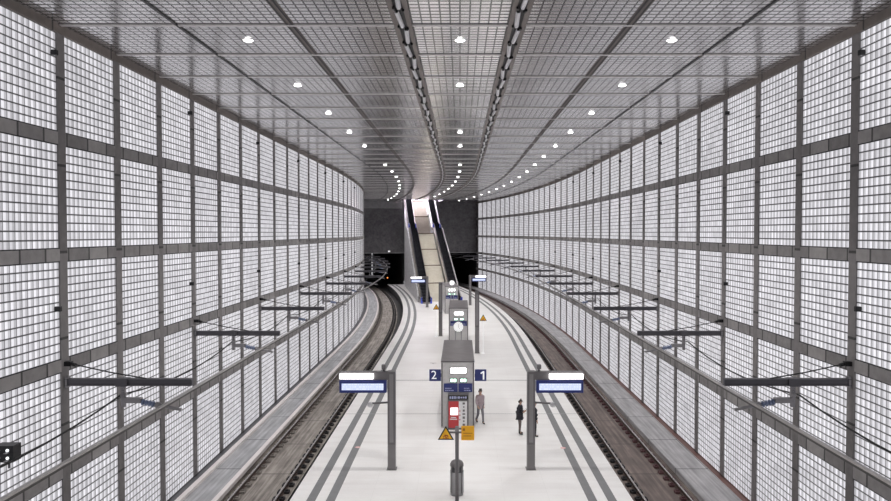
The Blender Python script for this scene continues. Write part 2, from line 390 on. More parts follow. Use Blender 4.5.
def wall(side):
    s = -1 if side == 'left' else 1; WX = WXS[s]
    mb = MB(); mb.sweep([(s * (WX + 0.03), BASEZ - 0.06), (s * (WX + 0.12), BASEZ - 0.06), (s * (WX + 0.12), CEILZ + 0.05), (s * (WX + 0.03), CEILZ + 0.05)], N0, N1)
    root = tag(mb.build('wall_' + side, M['back']), kind='structure')
    for z in TZ:
        t = MB(); x = s * (WX - 0.012); y = s * (WX + 0.03)
        t.sweep([(x, z - TW / 2), (y, z - TW / 2), (y, z + TW / 2), (x, z + TW / 2)], N0, N1)
        t.build('transom', M['frame'], root)
        t = MB()
        for q in (TW / 2 + 0.004, -TW / 2 - 0.004):
            t.sweep([(s * (WX - 0.008), z + q - 0.006), (y, z + q - 0.006), (y, z + q + 0.006), (s * (WX - 0.008), z + q + 0.006)], N0, N1)
        t.build('shadow_joint', M['black'], root)
    t = MB(); t.sweep([(s * (WX - 0.02), TOPZ - 0.05), (s * (WX + 0.03), TOPZ - 0.05), (s * (WX + 0.03), CEILZ), (s * (WX - 0.02), CEILZ)], N0, N1)
    t.build('top_beam', M['topbeam'], root)
    # mullions and glass
    far = MB(); pm = {}
    half = 0.5 - MW / 2
    for k in range(3, 40):
        n = k + 0.13; a = head(n)
        m = MB(); h0, h1 = BASEZ, TOPZ - 0.03
        nodes = [h0] + sorted(TZ) + [h1]
        c = W(n, s * (WX + 0.012), (h0 + h1) / 2)
        d = (0.05 * P, MW * P, (h1 - h0) * P)
        x, y, z = d[0] / 2, d[1] / 2, d[2] / 2
        cs = [(-s * x, -y), (-s * x, y)]
        R = Matrix.Rotation(a, 3, 'Z')
        def pt(px, py, pz): return R @ Vector((px, py, pz))
        fx = -s * x; bx = s * x
        m.face([pt(fx, -y, -z), pt(fx, y, -z), pt(fx, y, z), pt(fx, -y, z)], 0, [(0, 0), (0, 1), (d[2] / P, 1), (d[2] / P, 0)])
        for yy in (-y, y):
            m.face([pt(fx, yy, -z), pt(bx, yy, -z), pt(bx, yy, z), pt(fx, yy, z)], 0, [(0, 0), (0, 1), (d[2] / P, 1), (d[2] / P, 0)])
        m.build('mullion', M['mull'], root, c)
        # glass bay from mullion k to k+1
        nm = n + 0.5; A = W(n, s * WX, 0); B = W(n + 1, s * WX, 0)
        u = (B - A).normalized(); L = (B - A).length; mid = (A + B) / 2
        hw = L / 2 - MW * P / 2
        for r, (lo, hi) in enumerate(rows):
            hh = (hi - lo) * P / 2; nr = max(1, round(12 * (hi - lo) / 0.885)) if r in (0, 4) else 12
            pts = [-u * hw - Vector((0, 0, hh)), u * hw - Vector((0, 0, hh)), u * hw + Vector((0, 0, hh)), -u * hw + Vector((0, 0, hh))]
            uvs = [(0, 0), (12, 0), (12, nr), (0, nr)]
            cen = mid + Vector((0, 0, (lo + hi) / 2 * P)) + Vector((0, 0, 0))
            inw = Vector((-s * math.cos(head(nm)), -s * math.sin(head(nm)), 0))
            if 5 <= k <= 24:
                g = MB(); g.face(pts, 0, uvs)
                back = [p - inw * 0.05 for p in pts]
                for i in range(4):
                    j = (i + 1) % 4; g.face([pts[i], pts[j], back[j], back[i]], 1)
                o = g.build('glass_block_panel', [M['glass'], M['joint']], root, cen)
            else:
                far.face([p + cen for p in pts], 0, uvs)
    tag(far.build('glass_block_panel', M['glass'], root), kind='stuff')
    return root
wall_l = wall('left'); wall_r = wall('right')

# ------------------------------------------------------------------ ceiling
mb = MB()
SL = [-3.6, -2.5, -1.5, -0.5, 0.5, 1.5, 2.5, 3.6]
OPEN_N = 38.2                 # the stair shaft opens through the ceiling from here on
mb.sweep([(x, CEILZ) for x in SL], N0 - 1, OPEN_N, closed=False)
mb.sweep([(-3.6, CEILZ), (-1.08, CEILZ)], OPEN_N, N1 + 0.2, closed=False)
mb.sweep([(1.08, CEILZ), (3.6, CEILZ)], OPEN_N, N1 + 0.2, closed=False)
ceiling = tag(mb.build('ceiling', M['ceil'], flip=False), kind='structure')
for k in range(4, 38):
    n = k + 0.12; a = head(n); m = MB()
    m.box((0, 0, 0), (7.06 * P, 0.034 * P, 0.010 * P), 0, Matrix.Rotation(a, 3, 'Z'))
    m.build('rib', M['rib'], ceiling, W(n, 0, CEILZ - 0.006))
i = 0
for lat, w in ((-1.5, 0.022), (1.5, 0.022), (-2.5, 0.012), (2.5, 0.012)):
    m = MB(); zt = CEILZ - 0.001
    if w > 0.02:
        for o in (-0.022, 0.0, 0.022):
            m.sweep([(lat + o - 0.0065, zt), (lat + o + 0.0065, zt), (lat + o + 0.0065, zt - 0.008), (lat + o - 0.0065, zt - 0.008)], N0, N1, 1 if o == 0 else 0)
        m.sweep([(lat - 0.04, zt), (lat + 0.04, zt), (lat + 0.04, zt - 0.003), (lat - 0.04, zt - 0.003)], N0, N1, 1)
    else:
        m.sweep([(lat - w, zt), (lat + w, zt), (lat + w, zt - 0.010), (lat - w, zt - 0.010)], N0, N1, 0)
    i += 1
    tag(m.build('trim_%d' % i, [M['black'], M['slot'], M['joint']]), kind='structure')
# the two service tracks: a dark channel with short bright tubes held by black clips
for lat, nm in ((-0.5, 'left'), (0.5, 'right')):
    root = thing('ceiling_track', 'long ceiling track of bright tubes and black clips, %s of the middle downlights' % nm, 'ceiling track', W(N0, lat, CEILZ))
    base = Vector(W(N0, lat, CEILZ)); zt = CEILZ - 0.001
    def local(mb):
        for v in mb.v: v -= base
        return mb
    m = MB(); m.sweep([(lat - 0.04, zt), (lat + 0.04, zt), (lat + 0.04, zt - 0.012), (lat - 0.04, zt - 0.012)], N0, OPEN_N)
    local(m).build('channel', M['joint'], root)
    for sd in (-1, 1):
        m = MB(); x = lat + sd * 0.058
        m.sweep([(x - 0.02, zt), (x + 0.02, zt), (x + 0.02, zt - 0.022), (x - 0.02, zt - 0.022)], N0, OPEN_N)
        local(m).build('side_flange', M['slot'], root)
    for k in range(4, 37):
        for q, off in ((0.0, 0.014), (0.5, -0.014)):
            n = k + 0.12 + q
            m = MB(); pts = [W(n + t, lat + off + (t - 0.25) * 0.04 * (1 if off < 0 else -1), CEILZ - 0.025) for t in (0.04, 0.25, 0.46)]
            m.tube(pts, 0.021 * P, 0, 6); local(m).build('tube', M['chrome'], root)
            a = head(n)
            for sd in (-1, 1):
                m = MB(); m.box(W(n + 0.0 + sd * 0.03, lat + sd * 0.032, CEILZ - 0.03), (0.016 * P, 0.06 * P, 0.024 * P), 0, Matrix.Rotation(a + sd * 0.25, 3, 'Z'))
                local(m).build('clip', M['black'], root)

# downlights
proto = None
def downlight(n, lat, label, group):
    global proto
    if proto is None:
        proto = thing('downlight', label, 'ceiling lamp', W(n, lat, CEILZ), head(n), group)
        m = MB(); m.lathe((0, 0, 0), [(0.046 * P, 0), (0.053 * P, 0), (0.053 * P, -0.004 * P), (0.046 * P, -0.004 * P), (0.046 * P, 0)])
        m.build('ring', M['rib'], proto)
        m = MB(); m.lathe((0, 0, -0.001 * P), [(0.048 * P, 0), (0.044 * P, -0.006 * P), (0.032 * P, -0.012 * P), (0.018 * P, -0.0155 * P), (0.0005, -0.017 * P)])
        m.build('lens', M['glowlamp'], proto)
        return proto
    o = dup(proto, W(n, lat, CEILZ), head(n), label); o['group'] = group
    return o
LAMP_POS = []
for lat, nm, skip in ((0, 'middle', (10.6, 16.6)), (-2.02, 'left', (16.6,)), (2.02, 'right', ())):
    c = 0
    for q in range(17):
        n = round(6.6 + 2 * q, 2)
        if n in skip or (lat == 0 and n > 36): continue
        downlight(n, lat, 'round white ceiling downlight in the %s row, %s of that row' % (nm, ORD[c]), 'downlights in the %s ceiling row' % nm)
        LAMP_POS.append((n, lat)); c += 1

# ------------------------------------------------------------------ platform, tracks
PL, PR = -1.90, 1.935; PN0, PN1 = 2.0, 40.2
RAILZ = -0.2375
m = MB(); m.sweep([(PL, 0), (PR, 0), (PR, -0.05), (PR - 0.03, -0.05), (PR - 0.03, -0.36), (PL + 0.03, -0.36), (PL + 0.03, -0.05), (PL, -0.05)], PN0, PN1,
                  mis=[0, 1, 1, 1, 1, 1, 1, 1])
tag(m.build('floor', [M['floor'], M['edge']]), kind='structure')
t = 4
for s, e in ((-1, -PL), (1, PR)):
    for a, b in ((0.185, 0.285), (0.405, 0.505)):
        t += 1; m = MB(); m.sweep([(s * (e - a), 0.0), (s * (e - b), 0.0), (s * (e - b), 0.0015), (s * (e - a), 0.0015)], PN0, PN1 - 0.3)
        tag(m.build('trim_%d' % t, M['strip']), kind='structure')
for n, w in ((13.85, 0.085), (11.27, 0.014)):
    t += 1; m = MB(); m.box(W(n, (PL + PR) / 2, 0.001), ((PR - PL - 0.02) * P, w * P, 0.002 * P), 0)
    if w > 0.05: m.box(W(n, (PL + PR) / 2, 0.0016), ((PR - PL - 0.02) * P, w * P * 0.45, 0.002 * P), 1)
    tag(m.build('trim_%d' % t, [M['drain'], M['floor']]), kind='structure')

BEDZ = -0.315
RG = (2.24, 2.80)
for s, side in ((-1, 'left'), (1, 'right')):
    m = MB()
    m.sweep([(s * 1.85, BEDZ - 0.03), (s * 2.12, BEDZ - 0.03), (s * 2.13, BEDZ), (s * 2.95, BEDZ), (s * 2.95, -0.45), (s * 1.85, -0.45)], PN0, 52,
            mis=[1, 1, 0, 0, 1, 1])
    m.sweep([(s * 0.75, BEDZ - 0.04), (s * 1.9, BEDZ - 0.04), (s * 1.9, -0.45), (s * 0.75, -0.45)], 40.0, 52, 1)
    tag(m.build('floor_' + side, [M['track' + side[0].upper()], M['edge']]), kind='structure')
    # walkway beside the track
    m = MB(); m.sweep([(s * 2.95, -0.245), (s * 3.40, -0.245), (s * 3.40, -0.45), (s * 2.95, -0.45)], PN0, 52)
    t += 1; tag(m.build('trim_%d' % t, M['walk' + side[0].upper()]), kind='structure')
    m = MB(); m.sweep([(s * 3.40, BASEZ - 0.01), (s * 3.58, BASEZ - 0.01), (s * 3.58, -0.45), (s * 3.40, -0.45)], PN0, 52)
    t += 1; tag(m.build('trim_%d' % t, M['kerbd' if side == 'left' else 'tailred']), kind='structure')
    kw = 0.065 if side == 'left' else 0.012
    for a in ((2.90, 3.34) if side == 'left' else (2.955, 3.385)):  # left pair: wide strips added as light trails; right pair: thin edges
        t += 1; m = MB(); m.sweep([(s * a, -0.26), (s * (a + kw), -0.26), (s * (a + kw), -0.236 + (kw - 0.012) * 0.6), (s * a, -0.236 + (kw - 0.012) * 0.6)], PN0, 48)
        tag(m.build('trim_%d' % t, M['trailw' if side == 'left' else 'walkR']), kind='structure')
    # rails with their fastening blocks
    for g, rl in enumerate(RG):
        nm = ('inner', 'outer')[g]
        base = W(PN0, s * rl, BEDZ)
        root = thing('track_rail', 'polished steel %s rail of the %s track, %s' % (nm, side, 'next to the platform edge' if g == 0 else 'next to the walkway'), 'rail', base)
        m = MB(); x = s * rl
        m.sweep([(x - 0.02, BEDZ + 0.012), (x + 0.02, BEDZ + 0.012), (x + 0.006, BEDZ + 0.028), (x + 0.006, RAILZ - 0.02), (x + 0.012, RAILZ - 0.014), (x + 0.012, RAILZ),
                 (x - 0.012, RAILZ), (x - 0.012, RAILZ - 0.014), (x - 0.006, RAILZ - 0.02), (x - 0.006, BEDZ + 0.028)], PN0, 52, 1, mis=[1, 1, 1, 1, 1, 0, 1, 1, 1, 1])
        for v in m.v: v -= base
        m.build('rail_profile', [M['rail'], M['railside']], root)
        fm = M['fastd'] if g == 0 else M['fastr' if side == 'right' else 'fastb']
        fb = MB(); fb.box((0, 0, 0.01 * P), (0.15 * P, 0.085 * P, 0.04 * P), 0, None, 0.02)
        for q in (-1, 1): fb.box((q * 0.042 * P, 0, 0.035 * P), (0.035 * P, 0.03 * P, 0.02 * P), 0)
        first = None; rest = MB(); n = 7.0; c = 0
        while n < 44:
            if c < 98:
                if first is None:
                    first = fb.build('fastening_block', fm, root); o = first
                else:
                    o = first.copy(); COL.objects.link(o)
                o.location = W(n, s * rl, BEDZ) - base; o.rotation_euler = (0, 0, head(n))
            else:
                rest.box(W(n, s * rl, BEDZ + 0.01) - base, (0.15 * P, 0.085 * P, 0.04 * P), 0, Matrix.Rotation(head(n), 3, 'Z'))
            n += 0.235; c += 1
        tag(rest.build('fastening_block', fm, root), kind='stuff')
        # dark foot blocks between rail and platform edge are part of the inner rail
# conductor rails and feeder cables overhead
for s, side in ((-1, 'left'), (1, 'right')):
    x = s * 2.53; z = 1.50
    base = W(2.5, x, z)
    root = thing('conductor_rail', 'long aluminium overhead conductor rail above the %s track, carried by the wall brackets' % side, 'conductor rail', base)
    m = MB(); m.sweep([(x - 0.014, z + 0.008), (x + 0.014, z + 0.008), (x + 0.014, z + 0.022), (x - 0.014, z + 0.022)], 2.5, 46)
    for v in m.v: v -= base
    m.build('top_profile', M['crail'], root)
    m = MB(); m.sweep([(x - 0.008, z - 0.012), (x + 0.008, z - 0.012), (x + 0.008, z + 0.008), (x - 0.008, z + 0.008)], 2.5, 46)
    for v in m.v: v -= base
    m.build('lower_profile', M['craildk'], root)
    m = MB(); pts = []
    for k in range(1, 15):
        na = 6.13 + 3 * (k - 1) - 3; 
        for q in range(8):
            tt = q / 8; pts.append(W(na + 3 * tt, s * 3.04, 1.535 - 0.10 * 4 * tt * (1 - tt)))
    m.tube(pts, 0.008 * P, 0, 5)
    tag(m.build('feeder_cable', M['wire']), 'thin black sagging feeder cable along the %s wall below the bracket arms' % side, 'cable')

# bracket arms
def make_arm(s):
    root = thing('bracket_arm', 'x', 'bracket arm', (0, 0, 0), 0, 'bracket arms on the %s wall' % ('left' if s < 0 else 'right'))
    L = 3.53 - 2.40
    m = MB(); m.box((-s * L / 2 * P, 0, 0), (L * P, 0.035 * P, 0.05 * P), 0)
    m.box((-s * L / 2 * P, 0, 0.027 * P), (L * P, 0.06 * P, 0.008 * P), 0); m.box((-s * L / 2 * P, 0, -0.027 * P), (L * P, 0.06 * P, 0.008 * P), 0)
    m.build('beam', M['arm'], root)
    m = MB(); m.box((-s * 0.01 * P, 0, 0), (0.02 * P, 0.06 * P, 0.10 * P), 0); m.build('wall_plate', M['armgrey'], root)
    m = MB(); m.box((-s * 0.51 * P, 0, 0), (0.10 * P, 0.075 * P, 0.07 * P), 0); m.box((-s * 0.51 * P, 0, -0.06 * P), (0.03 * P, 0.03 * P, 0.07 * P)); m.build('clamp', M['arm'], root)
    m = MB(); m.box((-s * 0.02 * P, 0, 0.165 * P), (0.06 * P, 0.05 * P, 0.04 * P)); m.cyl((-s * 0.03 * P, 0, 0.165 * P), (-s * 0.09 * P, 0, 0.15 * P), 0.016 * P); m.build('stay_anchor', M['black'], root)
    m = MB(); m.tube([(-s * 0.06 * P, 0, 0.16 * P), (-s * 0.4 * P, 0, 0.085 * P), (-s * 0.72 * P, 0, 0.03 * P)], 0.006 * P); m.build('stay_wire', M['wire'], root)
    m = MB(); m.box((-s * 0.51 * P, 0, -0.12 * P), (0.036 * P, 0.03 * P, 0.21 * P))
    m.box((-s * 0.51 * P, 0, -0.115 * P), (0.03 * P, 0.07 * P, 0.03 * P)); m.box((-s * 0.60 * P, 0, -0.165 * P), (0.15 * P, 0.05 * P, 0.045 * P), 0, None, 0.01)
    m.build('hanger', M['armgrey'], root)
    def tilt(q): return -0.165 - 0.09 * max(0, (q - 0.60)) / 0.45
    m = MB()
    m.cyl((-s * 0.66 * P, 0, tilt(0.66) * P), (-s * 0.80 * P, 0, tilt(0.80) * P), 0.016 * P)
    for q in (0.68, 0.71, 0.74, 0.77): m.cyl((-s * q * P, 0, tilt(q) * P), (-s * (q + 0.012) * P, 0, tilt(q + 0.012) * P), 0.028 * P)
    m.build('insulator', M['insul'], root)
    m = MB(); m.cyl((-s * 0.80 * P, 0, tilt(0.80) * P), (-s * 0.84 * P, 0, tilt(0.84) * P), 0.028 * P); m.cyl((-s * 0.83 * P, 0, tilt(0.83) * P), (-s * 1.03 * P, 0, tilt(1.03) * P), 0.014 * P)
    m.build('steady_arm', M['armgrey'], root)
    return root
for s, side in ((-1, 'left'), (1, 'right')):
    pr = None
    for c in range(13):
        n = 6.13 + 3 * c; loc = W(n, s * (WXS[s] - 0.02), 1.65); lab = 'dark steel bracket arm with hanging insulator on the %s wall, %s' % (side, ORD[c])
        if pr is None:
            pr = make_arm(s); pr.location = loc; pr.rotation_euler = (0, 0, head(n)); pr['label'] = lab
        else: dup(pr, loc, head(n), lab)

# little loudspeakers beside the mullions
def make_ls(s):
    root = thing('loudspeaker', 'x', 'loudspeaker')
    m = MB(); m.box((-s * 0.03 * P, 0, 0), (0.05 * P, 0.035 * P, 0.045 * P), 0, None, 0.01); m.build('housing', M['black'], root)
    m = MB(); m.cyl((0.01 * s * P, 0, 0), (-s * 0.012 * P, 0, 0), 0.012 * P, 0, 8); m.build('mount', M['armgrey'], root)
    return root
for s, side in ((-1, 'left'), (1, 'right')):
    pr = None
    for z, row in ((4.55, 'top'), (2.32, 'third')):
        for c in range(7):
            n = 6.0 + 3 * c; loc = W(n, s * (WXS[s] - 0.002), z)
            lab = 'small black loudspeaker on the %s wall, %s row of glass panels, %s' % (side, row, ORD[c]); grp = 'loudspeakers on the %s wall, %s row' % (side, row)
            if pr is None: pr = make_ls(s); pr.location = loc; pr.rotation_euler = (0, 0, head(n)); pr['label'] = lab; pr['group'] = grp
            else: dup(pr, loc, head(n), lab)['group'] = grp

# signal at the left edge
n = 5.13
root = thing('track_signal', 'black signal box with two by two white lamps at the left edge of the picture', 'signal', W(n, -3.575, 1.335))
m = MB(); m.box((0.17 * P, 0, 0), (0.145 * P, 0.10 * P, 0.125 * P), 0, None, 0.01); m.build('housing', M['black'], root)
m = MB(); m.box((0.05 * P, 0, 0), (0.1 * P, 0.03 * P, 0.03 * P), 0); m.cyl((0.18 * P, 0, -0.06 * P), (0.18 * P, 0, -0.12 * P), 0.008 * P); m.build('bracket', M['arm'], root)
for a in (0.133, 0.203):
    for b in (-0.028, 0.03):
        m = MB(); m.cyl((a * P, -0.05 * P, b * P), (a * P, -0.056 * P, b * P), 0.011 * P, 0, 10); o = m.build('lamp', M['screenw'], root)
        h = MB()
        h.box((a * P, -0.065 * P, (b - 0.016) * P), (0.026 * P, 0.03 * P, 0.004 * P)); h.build('hood', M['armgrey'], o)

# ------------------------------------------------------------------ head wall, tunnels
HN = 40.6; HZ = EYE - 1.17
m = MB()
for a, b in ((-3.6, -0.82), (0.95, 3.6)):
    m.sweep([(a, HZ), (b, HZ), (b, 5.2), (a, 5.2)], HN, HN + 0.25)
tag(m.build('wall_back', M['conc']), kind='structure')
t += 1; m = MB()
for a, b in ((-3.6, -0.84), (0.97, 3.6)):
    m.sweep([(a, HZ - 0.02), (b, HZ - 0.02), (b, HZ + 0.02), (a, HZ + 0.02)], HN - 0.03, HN)
tag(m.build('trim_%d' % t, M['conc2']), kind='structure')
t += 1; m = MB(); m.sweep([(-3.6, 4.42), (-0.96, 4.42), (-0.96, CEILZ), (-3.6, CEILZ)], HN - 0.02, HN)  # lighter band paints reflected light onto the left end wall
tag(m.build('trim_%d' % t, M['conc2']), kind='structure')
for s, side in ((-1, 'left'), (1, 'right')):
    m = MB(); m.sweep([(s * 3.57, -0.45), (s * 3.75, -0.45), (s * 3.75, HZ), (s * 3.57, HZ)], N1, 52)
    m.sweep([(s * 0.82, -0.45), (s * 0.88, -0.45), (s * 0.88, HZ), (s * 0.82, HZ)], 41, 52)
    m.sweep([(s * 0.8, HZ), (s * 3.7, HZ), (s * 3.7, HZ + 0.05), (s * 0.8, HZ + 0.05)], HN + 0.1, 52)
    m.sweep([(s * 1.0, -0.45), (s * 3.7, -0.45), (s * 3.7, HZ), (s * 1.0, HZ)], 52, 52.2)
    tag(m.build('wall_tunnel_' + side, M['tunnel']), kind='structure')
for lat, n, nm in ((-1.75, HN - 0.06, 'left'), (1.5, HN - 0.06, 'right')):
    root = thing('bulkhead_lamp', 'small pale lamp box low on the dark end wall, %s of the escalators' % nm, 'lamp', W(n, lat, HZ + 0.05), head(n))
    m = MB(); m.box((0, 0.01 * P, 0.05 * P), (0.15 * P, 0.05 * P, 0.12 * P), 0, None, 0.02); m.build('housing', M['armgrey'], root)
    m = MB(); m.box((0, -0.022 * P, 0.05 * P), (0.12 * P, 0.02 * P, 0.07 * P)); m.build('lens', M['clockf'], root)
root = thing('tunnel_signal', 'small glowing amber signal deep in the dark left tunnel', 'signal', W(43.5, -1.45, -0.245), head(43.5))
m = MB(); m.cyl((0, 0, -0.1 * P), (0, 0, 0.36 * P), 0.02 * P); m.box((0, 0, 0.42 * P), (0.1 * P, 0.06 * P, 0.16 * P)); m.build('post', M['black'], root)
m = MB(); m.cyl((0, -0.03 * P, 0.42 * P), (0, -0.04 * P, 0.42 * P), 0.03 * P); m.build('lens', M['amber'], root)

# ------------------------------------------------------------------ stairs and escalators (local frame: x across, y up the flight)
SN = 29.4; SA = 0.143
SO = W(SN, -0.17, 0)
def SW(x, y, z=0):
    return SO + Matrix.Rotation(SA, 3, 'Z') @ Vector((x * P, y * P, z * P))
RISE = 3.2; RUN = 7.3; LAND = 8.1
def line(y):                  # height of the escalator line at y
    if y < 0: return 0
    if y < RUN: return RISE * y / RUN
    if y < LAND: return RISE
    return RISE + (y - LAND) * 0.55
SEND = 13.0
# solid side walls that carry the flights
for s, side in ((-1, 'left'), (1, 'right')):
    m = MB(); YE = 9.6 if s < 0 else SEND; ys = [0.4, RUN, LAND, YE]
    xa, xb = (-0.97, -1.04) if s < 0 else (0.80, 0.87)
    top = [line(y) + 0.06 for y in ys]
    A = [SW(xa, y, z) for y, z in zip(ys, top)] + [SW(xa, YE, 0), SW(xa, 0.4, 0)]
    B = [SW(xb, y, z) for y, z in zip(ys, top)] + [SW(xb, YE, 0), SW(xb, 0.4, 0)]
    m.face(A); m.face(B[::-1])
    for i in range(6):
        j = (i + 1) % 6; m.face([A[i], A[j], B[j], B[i]])
    tag(m.build('wall_stair_' + side, M['granite']), kind='structure')
# fixed staircase: three flights with landings up to the middle level, then one flight more
def flights():
    segs = []; y = 0.55; z = 0.0
    for f in range(4):
        ry = 1.42; rz = 0.73 if f < 3 else 0.8
        segs.append(('fl', y, z, y + ry, z + rz)); y += ry; z += rz
        segs.append(('ld', y, z, y + 0.28, z)); y += 0.28
    y0 = y
    segs.append(('ld', y, z, LAND + 0.2, z)); y = LAND + 0.2
    for f in range(2):
        segs.append(('fl', y, z, y + 1.6, z + 0.95)); y += 1.6; z += 0.95
        segs.append(('ld', y, z, y + 0.3, z)); y += 0.3
    segs.append(('ld', y, z, SEND + 1.5, z))
    return segs
m = MB(); tr = MB(); XL, XR = -0.48, 0.33
for kind, y0, z0, y1, z1 in flights():
    if kind == 'fl':
        N = 16
        for q in range(N):
            ya = y0 + (y1 - y0) * q / N; yb = y0 + (y1 - y0) * (q + 1) / N
            za = z0 + (z1 - z0) * q / N; zb = z0 + (z1 - z0) * (q + 1) / N
            m.face([SW(XL, ya, za), SW(XR, ya, za), SW(XR, ya, zb), SW(XL, ya, zb)])
            m.face([SW(XL, ya, zb), SW(XR, ya, zb), SW(XR, yb, zb), SW(XL, yb, zb)])
    else:
        m.face([SW(XL, y0, z0), SW(XR, y0, z0), SW(XR, y1, z1), SW(XL, y1, z1)])
        ye = y0 - (1.42 if y0 < LAND else 1.6) / 16 - 0.004
        if y0 < LAND or z0 > 3.5: tr.face([SW(XL, ye, z0 + 0.002), SW(XR, ye, z0 + 0.002), SW(XR, ye, z0 - 0.06), SW(XL, ye, z0 - 0.06)])
        tr.face([SW(XL, y0, z0 + 0.004), SW(XR, y0, z0 + 0.004), SW(XR, y0 + 0.06, z0 + 0.004), SW(XL, y0 + 0.06, z0 + 0.004)])
stairs = tag(m.build('staircase', M['cream']), kind='structure')
tr.build('landing_edge', M['browntrim'], stairs)
# upper shaft behind the opening; its walls glow to imitate lamp light
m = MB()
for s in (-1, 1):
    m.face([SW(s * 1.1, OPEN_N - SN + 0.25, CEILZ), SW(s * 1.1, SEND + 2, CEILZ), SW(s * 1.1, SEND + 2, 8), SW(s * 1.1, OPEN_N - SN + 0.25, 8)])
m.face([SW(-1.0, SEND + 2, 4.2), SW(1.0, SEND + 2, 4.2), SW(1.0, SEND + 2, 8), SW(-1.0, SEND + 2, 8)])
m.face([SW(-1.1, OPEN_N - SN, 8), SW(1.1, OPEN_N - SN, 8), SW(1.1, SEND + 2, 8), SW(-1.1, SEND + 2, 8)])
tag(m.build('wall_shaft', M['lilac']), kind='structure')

def escalator(x, label):
    root = thing('escalator', label, 'escalator', SW(x, 0, 0), SA)
    hw = 0.17; ow = 0.23
    def poly_strip(mb, x0, x1, ys, off, thick, mi=0):
        for i in range(len(ys) - 1):
            ya, yb = ys[i], ys[i + 1]; za, zb = line(ya) + off, line(yb) + off
            v = [Vector((xx * P, yy * P, zz * P)) for xx in (x0, x1) for yy, zz in ((ya, za), (yb, zb), (yb, zb + thick), (ya, za + thick))]
            mb.raw(v, [(0, 1, 2, 3), (7, 6, 5, 4), (0, 4, 5, 1), (2, 6, 7, 3), (1, 5, 6, 2), (0, 3, 7, 4)], mi)
    ys = [-0.35, 0, RUN, LAND, SEND - 0.5]
    m = MB(); y = 0.0
    while y < SEND - 0.8:        # the moving steps
        yb = y + 0.125; za, zb = line(y) + 0.02, line(yb) + 0.02
        m.face([(-hw * P, y * P, za * P), (hw * P, y * P, za * P), (hw * P, y * P, zb * P), (-hw * P, y * P, zb * P)])
        m.face([(-hw * P, y * P, zb * P), (hw * P, y * P, zb * P), (hw * P, yb * P, zb * P), (-hw * P, yb * P, zb * P)]); y = yb
    m.build('step_band', M['escdark'], root)
    m = MB(); m.box((0, -0.17 * P, 0.012 * P), (2 * hw * P, 0.36 * P, 0.024 * P)); m.build('comb_plate', M['escsteel'], root)
    for s in (-1, 1):
        m = MB(); poly_strip(m, s * hw, s * (hw + 0.012), [-0.3, 0, RUN, LAND, SEND - 0.5], 0.0, 0.27); m.build('balustrade', M['escglass'], root)
        m = MB(); poly_strip(m, s * (hw + 0.012), s * ow, [-0.3, 0, RUN, LAND, SEND - 0.5], -0.06 if s else 0, 0.14); m.build('skirt', M['escsteel'], root)
        m = MB(); pts = [(s * (hw + 0.006) * P, -0.30 * P, 0.08 * P), (s * (hw + 0.006) * P, -0.37 * P, 0.14 * P), (s * (hw + 0.006) * P, -0.36 * P, 0.23 * P), (s * (hw + 0.006) * P, -0.28 * P, 0.28 * P)]
        pts += [(s * (hw + 0.006) * P, yy * P, (line(yy) + 0.285) * P) for yy in (0, 0.2, RUN - 0.1, RUN + 0.1, LAND - 0.1, LAND + 0.1, SEND - 0.5)]
        m.tube(pts, 0.018 * P, 0, 8); m.build('handrail', M['black'], root)
        m = MB(); m.box((s * (hw + 0.03) * P, -0.31 * P, 0.13 * P), (0.07 * P, 0.10 * P, 0.26 * P), 0, None, 0.03); m.build('newel_panel', M['escblue'], root)
        m = MB(); m.box((s * (hw + 0.015) * P, (RUN + 0.2) * P, (RISE + 0.17) * P), (0.07 * P, 0.16 * P, 0.22 * P), 0, None, 0.03); m.build('landing_panel', M['escblue'], root)
    return root
escalator(-0.73, 'left escalator with dark steps and blue newel panels, beside the cream stair')
escalator(0.57, 'right escalator with dark steps and blue newel panels, behind the kiosks')

# ------------------------------------------------------------------ lettering helper
def text_mesh(body, size, mat, name, parent, loc, rot=(PI / 2, 0, 0), depth=0.006):
    cu = bpy.data.curves.new('lettering', 'FONT'); cu.body = body; cu.size = size; cu.extrude = depth
    cu.align_x = 'CENTER'; cu.align_y = 'CENTER'
    o = bpy.data.objects.new('lettering', cu); COL.objects.link(o)
    bpy.context.view_layer.update()
    me = bpy.data.meshes.new_from_object(o.evaluated_get(bpy.context.evaluated_depsgraph_get()))
    bpy.data.objects.remove(o); me.materials.clear(); me.materials.append(mat)
    r = bpy.data.objects.new(name, me); COL.objects.link(r); r.parent = parent; r.location = loc; r.rotation_euler = rot
    return r

